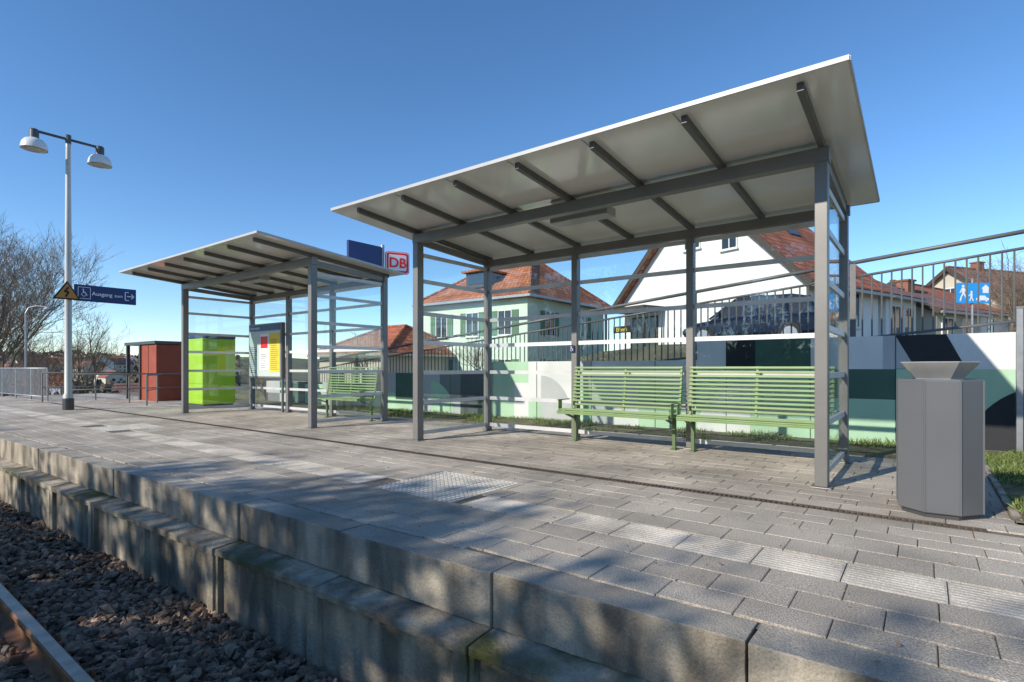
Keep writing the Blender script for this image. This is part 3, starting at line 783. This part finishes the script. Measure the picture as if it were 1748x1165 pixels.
gable_house((46,-4.0,1.8),math.radians(-35),9,6.5,3.4,5.9,BEIGE,TILE2,'beige gable house on the street',[('x-',2,1.4,.9,1.2),('x-',4.5,1.4,.9,1.2),('x-',3.2,3.5,.9,1.1)],low=4,chim=(.3,.5))
gable_house((38,-1.6,1.6),math.radians(-20),7,6.5,2.6,4.3,WHITEP,TILE,'white cottage with red tiled roof',[('y-',1.5,1.1,.9,1.1),('y-',4,1.1,.9,1.1)],low=4,chim=None)
gable_house((40,-12,1.8),math.radians(-30),9,7,2.2,4.6,BEIGE,TILE2,'beige house with brown tiled roof',[('x-',2,.8,.9,1.1),('x-',4.8,.8,.9,1.1)],low=4)

for k in range(46):
    rt=R.uniform(-.97,-.55); Z=R.uniform(110,420); Xc=rt*Z
    X=.605*Xc+.796*Z; Y=-.797*Xc+.604*Z
    w,l,h=R.uniform(6,9),R.uniform(8,13),R.uniform(3.5,6); hr=h+R.uniform(2,3.5)
    m=MB(); z=T(X,Y)
    vs=[]
    for x in(0,l): vs+=[(x,0,-3),(x,w,-3),(x,w,h),(x,w/2,hr),(x,0,h)]
    m.add(vs,[(0,1,2,3,4),(9,8,7,6,5),(0,4,9,5),(1,6,7,2)],0)
    m.add([(-.4,-.4,h-.3),(l+.4,-.4,h-.3),(l+.4,w/2,hr+.1),(-.4,w/2,hr+.1)],[(0,1,2,3)],1); m.add([(-.4,w+.4,h-.3),(l+.4,w+.4,h-.3),(l+.4,w/2,hr+.1),(-.4,w/2,hr+.1)],[(3,2,1,0)],1)
    for i in range(3):
        for zz in (h*.2,h*.6): m.box(l*(.2+.25*i),l*(.2+.25*i)+1,-.05,.02,zz,zz+1.1,2)
    for zz in (h*.2,h*.6): 
        for i in range(2): m.box(-.05,.02,w*(.2+.35*i),w*(.2+.35*i)+1,zz,zz+1.1,2)
    o=m.obj('distant_house',[R.choice([WHITEP,BEIGE,BEIGE]),R.choice([TILE,TILE2,TILE2]),PANE],loc=(X,Y,z),uv=True,rotz=R.uniform(0,6.28))
    tag(o,'small pitched roof house on the far hillside','house','distant houses on the hillside')

# ---------------------------------------------------------------- car
def make_car(loc,rotz,paint,label,suv=True,name='parked_car'):
    r=root(name,loc,label,'car',rotz=rotz)
    Hh=1.56; belt=.96
    prof=[(-2.1,.45,.80,.74),(-2.05,.32,belt-.05,.84),(-1.6,.28,belt,.89),(-.6,.28,belt,.90),(.7,.28,belt-.02,.90),(1.2,.28,belt-.10,.89),(1.8,.30,belt-.18,.84),(2.05,.36,belt-.32,.74),(2.12,.45,.60,.66)]
    m=MB(); rings=[]
    for x,zb,zt,hw in prof:
        ring=[(x,-hw*.9,zb),(x,-hw,zb+.12),(x,-hw,zt-.15),(x,-hw*.93,zt-.03),(x,-hw*.8,zt),(x,hw*.8,zt),(x,hw*.93,zt-.03),(x,hw,zt-.15),(x,hw,zb+.12),(x,hw*.9,zb)]
        rings.append(len(m.v)); m.v+=ring
    n=10
    for a,b in zip(rings[:-1],rings[1:]):
        for i in range(n): m.f.append((a+i,a+(i+1)%n,b+(i+1)%n,b+i)); m.m.append(0)
    m.f.append(tuple(rings[0]+i for i in range(n-1,-1,-1))); m.m.append(0); m.f.append(tuple(rings[-1]+i for i in range(n))); m.m.append(0)
    cab=[(-1.98,belt,.80),(-1.75,Hh-.12,.66),(-1.3,Hh-.02,.63),(-.3,Hh,.62),(.35,Hh-.04,.62),(1.15,belt-.06,.76)]
    for (x0,z0,w0),(x1,z1,w1) in zip(cab[1:-1],cab[2:-1]):
        m.add([(x0,-w0,z0),(x1,-w1,z1),(x1,w1,z1),(x0,w0,z0),(x0,-w0-.02,z0-.05),(x1,-w1-.02,z1-.05),(x1,w1+.02,z1-.05),(x0,w0+.02,z0-.05)],[(0,1,2,3),(4,5,1,0),(3,2,6,7),(7,6,5,4)])
    for s in(-1,1):
        for (xa,za,wa),(xb,zb,wb) in((cab[0],cab[1]),(cab[4],cab[5]),((-.35,belt,.84),(-.3,Hh-.03,.63)),((-1.2,belt,.86),(-1.15,Hh-.04,.65))):
            m.beam((xa,s*wa,za-.02),(xb,s*wb,zb),.07,.06)
    m.obj('body',paint,r,smooth=False,bevel=.02)
    g=MB()
    poly=[(-1.93,belt-.03),(-1.72,Hh-.14),(-1.3,Hh-.05),(-.3,Hh-.03),(.33,Hh-.07),(1.08,belt-.1)]
    def hw(z): return lerp(.83,.62,(z-belt)/(Hh-belt))
    k=len(poly); vs=[(x,-hw(z)+.01,z) for x,z in poly]+[(x,hw(z)-.01,z) for x,z in poly]
    g.add(vs,[tuple(range(k)),tuple(range(2*k-1,k-1,-1))]+[(i,k+i,k+(i+1)%k,(i+1)%k) for i in range(k)])
    g.obj('window',CGLS,r)
    for x in(-1.3,1.3):
        for s in(-1,1):
            t=MB(); t.tube((x,s*.70,.34),(x,s*.91,.34),.34,n=24); w=t.obj('wheel',TYRE,r)
            t=MB(); t.tube((x,s*.90,.34),(x,s*.92,.34),.22,n=12); t.obj('rim',RIM,w)
    for s in(-1,1):
        t=MB(); t.box(1.93,2.09,s*.62-.14,s*.62+.14,.62,.76); t.obj('headlight',LIGHTC,r,bevel=.02)
        t=MB(); t.box(-2.11,-2.0,s*.68-.1,s*.68+.1,.72,.95); t.obj('taillight',TAIL,r,bevel=.02)
        t=MB(); t.box(.72,.86,s*.98-.1,s*.98+.1,belt,belt+.13); t.obj('wing_mirror',paint,r,bevel=.02)
    return r
make_car((18.7,4.4,T(18.5,4.2)+.01),math.radians(85),CARB,'dark blue parked estate car in front of the white house')

r=root('residential_zone_sign',(19.6,-1.05,1.45),'light blue residential zone sign with white figures on a pole','sign',rotz=math.radians(-52.8))
MB().tube((0,.04,-.5),(0,.04,2.0),.03).obj('pole',GALV,r)
MB().extr(rrect(-.47,.47,1.32,1.88,.04),-.015,.015).obj('panel',SKYB,r)
y_=-.018
m=MB(); m.tube((-.3,y_-.002,1.79),(-.3,y_,1.79),.035,n=14); m.stroke([(-.3,1.745),(-.29,1.60)],.075,y_); m.stroke([(-.29,1.60),(-.35,1.50),(-.38,1.38)],.035,y_-.001); m.stroke([(-.29,1.60),(-.23,1.50),(-.19,1.38)],.035,y_-.0015); m.stroke([(-.32,1.73),(-.39,1.60)],.025,y_-.001); m.stroke([(-.28,1.73),(-.20,1.62)],.025,y_-.001); m.obj('adult_pictogram',SWHITE,r)
m=MB(); m.tube((-.07,y_-.002,1.63),(-.07,y_,1.63),.028,n=12); m.stroke([(-.07,1.60),(-.07,1.50)],.05,y_); m.stroke([(-.07,1.50),(-.12,1.38)],.025,y_-.001); m.stroke([(-.07,1.50),(-.02,1.38)],.025,y_-.0015); m.stroke([(-.08,1.58),(-.15,1.52)],.02,y_-.001); m.obj('child_pictogram',SWHITE,r)
m=MB(); m.extr([(.24,1.60),(.24,1.72),(.20,1.72),(.32,1.83),(.44,1.72),(.40,1.72),(.40,1.60)],y_-.002,y_); m.obj('house_pictogram',SWHITE,r)
m=MB(); m.extr([(.06,1.40),(.06,1.46),(.12,1.47),(.17,1.53),(.30,1.53),(.35,1.47),(.42,1.46),(.42,1.40)],y_-.002,y_); m.tube((.14,y_-.002,1.39),(.14,y_,1.39),.03); m.tube((.34,y_-.002,1.39),(.34,y_,1.39),.03); m.obj('car_pictogram',SWHITE,r)

zt=T(7.7,39.4); r=root('street_lamp',(7.7,39.4,zt),'thin curved galvanised street lamp beyond the railing','street lamp')
m=MB(); hh=4.4-zt; m.path([(0,0,0),(0,0,hh-.4),(.12,-.1,hh-.1),(.4,-.3,hh),(.75,-.6,hh-.05)],.05); m.obj('pole',GALV,r); MB().lathe([(.001,.12),(.18,.05),(.28,-.08),(.001,-.1)],14,c=(.85,-.65,hh-.1)).obj('lamp_shade',GALV,r)

# ---------------------------------------------------------------- trees
def bare_tree(loc,H,seed,label,levels=5,spread=.6,cnt=(3,5),name='bare_tree',rmin=.004,group=None):
    rr=random.Random(seed); tr=MB(); tw=MB()
    def rec(p,d,l,rad,lv):
        steps=3 if lv<3 else 2; q=p; dd=d; pts=[]
        mbx=tr if lv<2 else tw
        for i in range(steps):
            r0=rad*(1-.35*i/steps); r1=rad*(1-.35*(i+1)/steps)
            dd=(dd+Vector((rr.gauss(0,.12),rr.gauss(0,.12),rr.gauss(.05,.07)))).normalized()
            q2=q+dd*l/steps; mbx.tube(q,q2,r0,r1,n=8 if lv==0 else 5 if lv<3 else 3,cap=False); q=q2; pts.append((q,dd,r1))
        if lv>=levels: return
        for c in range(rr.randint(*cnt)):
            pt,bd,br=rr.choice(pts[(1 if lv==0 else 0):])
            a=Vector((rr.gauss(0,1),rr.gauss(0,1),rr.gauss(.15,.5))).normalized()
            nd=(bd*(1-spread)+a*spread+Vector((0,0,.12))).normalized()
            rec(pt,nd,l*rr.uniform(.55,.8),max(rmin*H/6,br*rr.uniform(.45,.65)),lv+1)
        rec(q,(dd+Vector((rr.gauss(0,.2),rr.gauss(0,.2),.1))).normalized(),l*.75,rad*.6,lv+1)
    rec(Vector((0,0,-.3)),Vector((0,0,1)),H*.33,H*.02,0)
    r=root(name,loc,label,'tree',group); tr.obj('trunk',BARK,r); tw.obj('crown',TWIG,r); return r
def cpos(px,Z):
    Xc=(px-874)/930*Z; return (.605*Xc+.796*Z,-.797*Xc+.604*Z)
for px,Z,H,sd in ((0,38,12.0,1),(88,50,7.5,2),(-70,42,12.5,3)):
    X,Y=cpos(px,Z); z=T(X,Y); bare_tree((X,Y,z),H-z*.9,sd,'bare leafless tree beyond the platform railing',levels=6,cnt=(3,4) if sd==1 else (2,4),spread=.48,rmin=.003)
for px,Z,H,sd in ((1715,22,4.6,5),(1745,27,5.2,6)):
    X,Y=cpos(px,Z); bare_tree((X,Y,T(X,Y)),H,sd,'small bare tree behind the railing',levels=5)
for px,Z,H,sd in ((820,19,2.4,8),(455,17,2.2,9),(640,22,3.2,10)):
    X,Y=cpos(px,Z); bare_tree((X,Y,T(X,Y)),H,sd,'small bare shrub behind the painted wall',levels=4,name='bare_shrub')
mb=MB()
for k in range(5000):
    rt=R.uniform(-1.05,-.5); Z=R.uniform(90,700); Xc=rt*Z; X=.605*Xc+.796*Z; Y=-.797*Xc+.604*Z
    if noise.noise(Vector((X/40,Y/40,1)))<.02: continue
    z=T(X,Y); h=R.uniform(2,6)
    for q in range(5):
        a=R.uniform(0,3.14); w=R.uniform(.5,1.8); ox,oy,oz=R.gauss(0,1.2),R.gauss(0,1.2),R.uniform(0,h*.6)
        c,s_=math.cos(a)*w,math.sin(a)*w
        mb.add([(X+ox-c,Y+oy-s_,z+oz),(X+ox+c,Y+oy+s_,z+oz+.4),(X+ox+c*.5,Y+oy+s_*.5,z+oz+h*.4),(X+ox-c*.4,Y+oy-s_*.4,z+oz+h*.35)],[(0,1,2,3)])
o=mb.obj('distant_woodland',M('wood_mass',(.13,.105,.07),.9,island=.4)); tag(o,'brown leafless woodland on the distant hills','woodland',kind='stuff')
def leafy_tree(loc,H,seed,dens=110):
    rr=random.Random(seed); r=root('leafy_tree',loc,'evergreen leafy tree on the far side of the track','tree','trees on the far side of the track')
    m=MB(); m.tube((0,0,-.2),(.1,.05,H*.5),.14,.09); 
    cl=[]
    for i in range(38):
        a=rr.uniform(0,6.28); q=rr.uniform(.1,1)**.5*1.5; z=rr.uniform(.2,.95)*H
        q*=1.0-.35*(z/H-.25); c=Vector((q*math.cos(a),q*math.sin(a),z)); cl.append((c,rr.uniform(.4,.8)))
        m.tube((.1,.05,min(z*.7,H*.5)),c,.035,.012,n=5)
    m.obj('trunk',BARK,r); m=MB()
    for c,rad in cl:
        for k in range(dens):
            v=Vector((rr.gauss(0,1),rr.gauss(0,1),rr.gauss(0,1))).normalized()*rad*rr.uniform(.2,1.25); p=c+v
            a=Vector((rr.gauss(0,1),rr.gauss(0,1),rr.gauss(0,1))).normalized()*.08; b=a.orthogonal().normalized()*.045
            m.add([p-a,p-b,p+a,p+b],[(0,1,2,3)])
    m.obj('crown',LEAF,r)
for i in range(11):
    yy=-1.6+i*1.75
    leafy_tree((-7.9+R.uniform(-.3,.3),yy,-.95),R.uniform(6.6,7.3) if i<7 else R.uniform(6.1,6.9),40+i,170 if i<7 else 120)

# ---------------------------------------------------------------- light, sky
E=math.radians(29); az=Vector((.95,-.31,0)).normalized()
d=Vector((az.x*math.cos(E),az.y*math.cos(E),-math.sin(E)))
sun=bpy.data.lights.new('sun','SUN'); sun.energy=5; sun.angle=math.radians(.6); sun.color=(1,.92,.80)
so=bpy.data.objects.new('sun',sun); COL.objects.link(so); so.rotation_euler=d.to_track_quat('-Z','Y').to_euler(); so.location=(-20,6,15)
w=bpy.data.worlds.new('World'); sc.world=w; w.use_nodes=True; nt=w.node_tree
bg=nt.nodes['Background']; sk=nt.nodes.new('ShaderNodeTexSky'); sk.sky_type='NISHITA'; sk.sun_disc=False
sk.sun_elevation=E; sk.sun_rotation=math.atan2(-az.x,-az.y); sk.air_density=.9; sk.dust_density=.1; sk.ozone_density=2.8; sk.altitude=800
hs=nt.nodes.new('ShaderNodeHueSaturation'); hs.inputs['Saturation'].default_value=1.16; hs.inputs['Value'].default_value=1.32
nt.links.new(sk.outputs[0],hs.inputs['Color']); nt.links.new(hs.outputs[0],bg.inputs[0]); bg.inputs[1].default_value=.15

cam=bpy.data.cameras.new('camera'); co=bpy.data.objects.new('camera',cam); COL.objects.link(co)
co.location=(0,0,1); co.rotation_euler=(math.pi/2,0,math.radians(-52.8))
cam.sensor_width=36; cam.lens=36*930/1748; cam.shift_y=45.5/1748; cam.clip_end=5000; cam.clip_start=.05
sc.camera=co
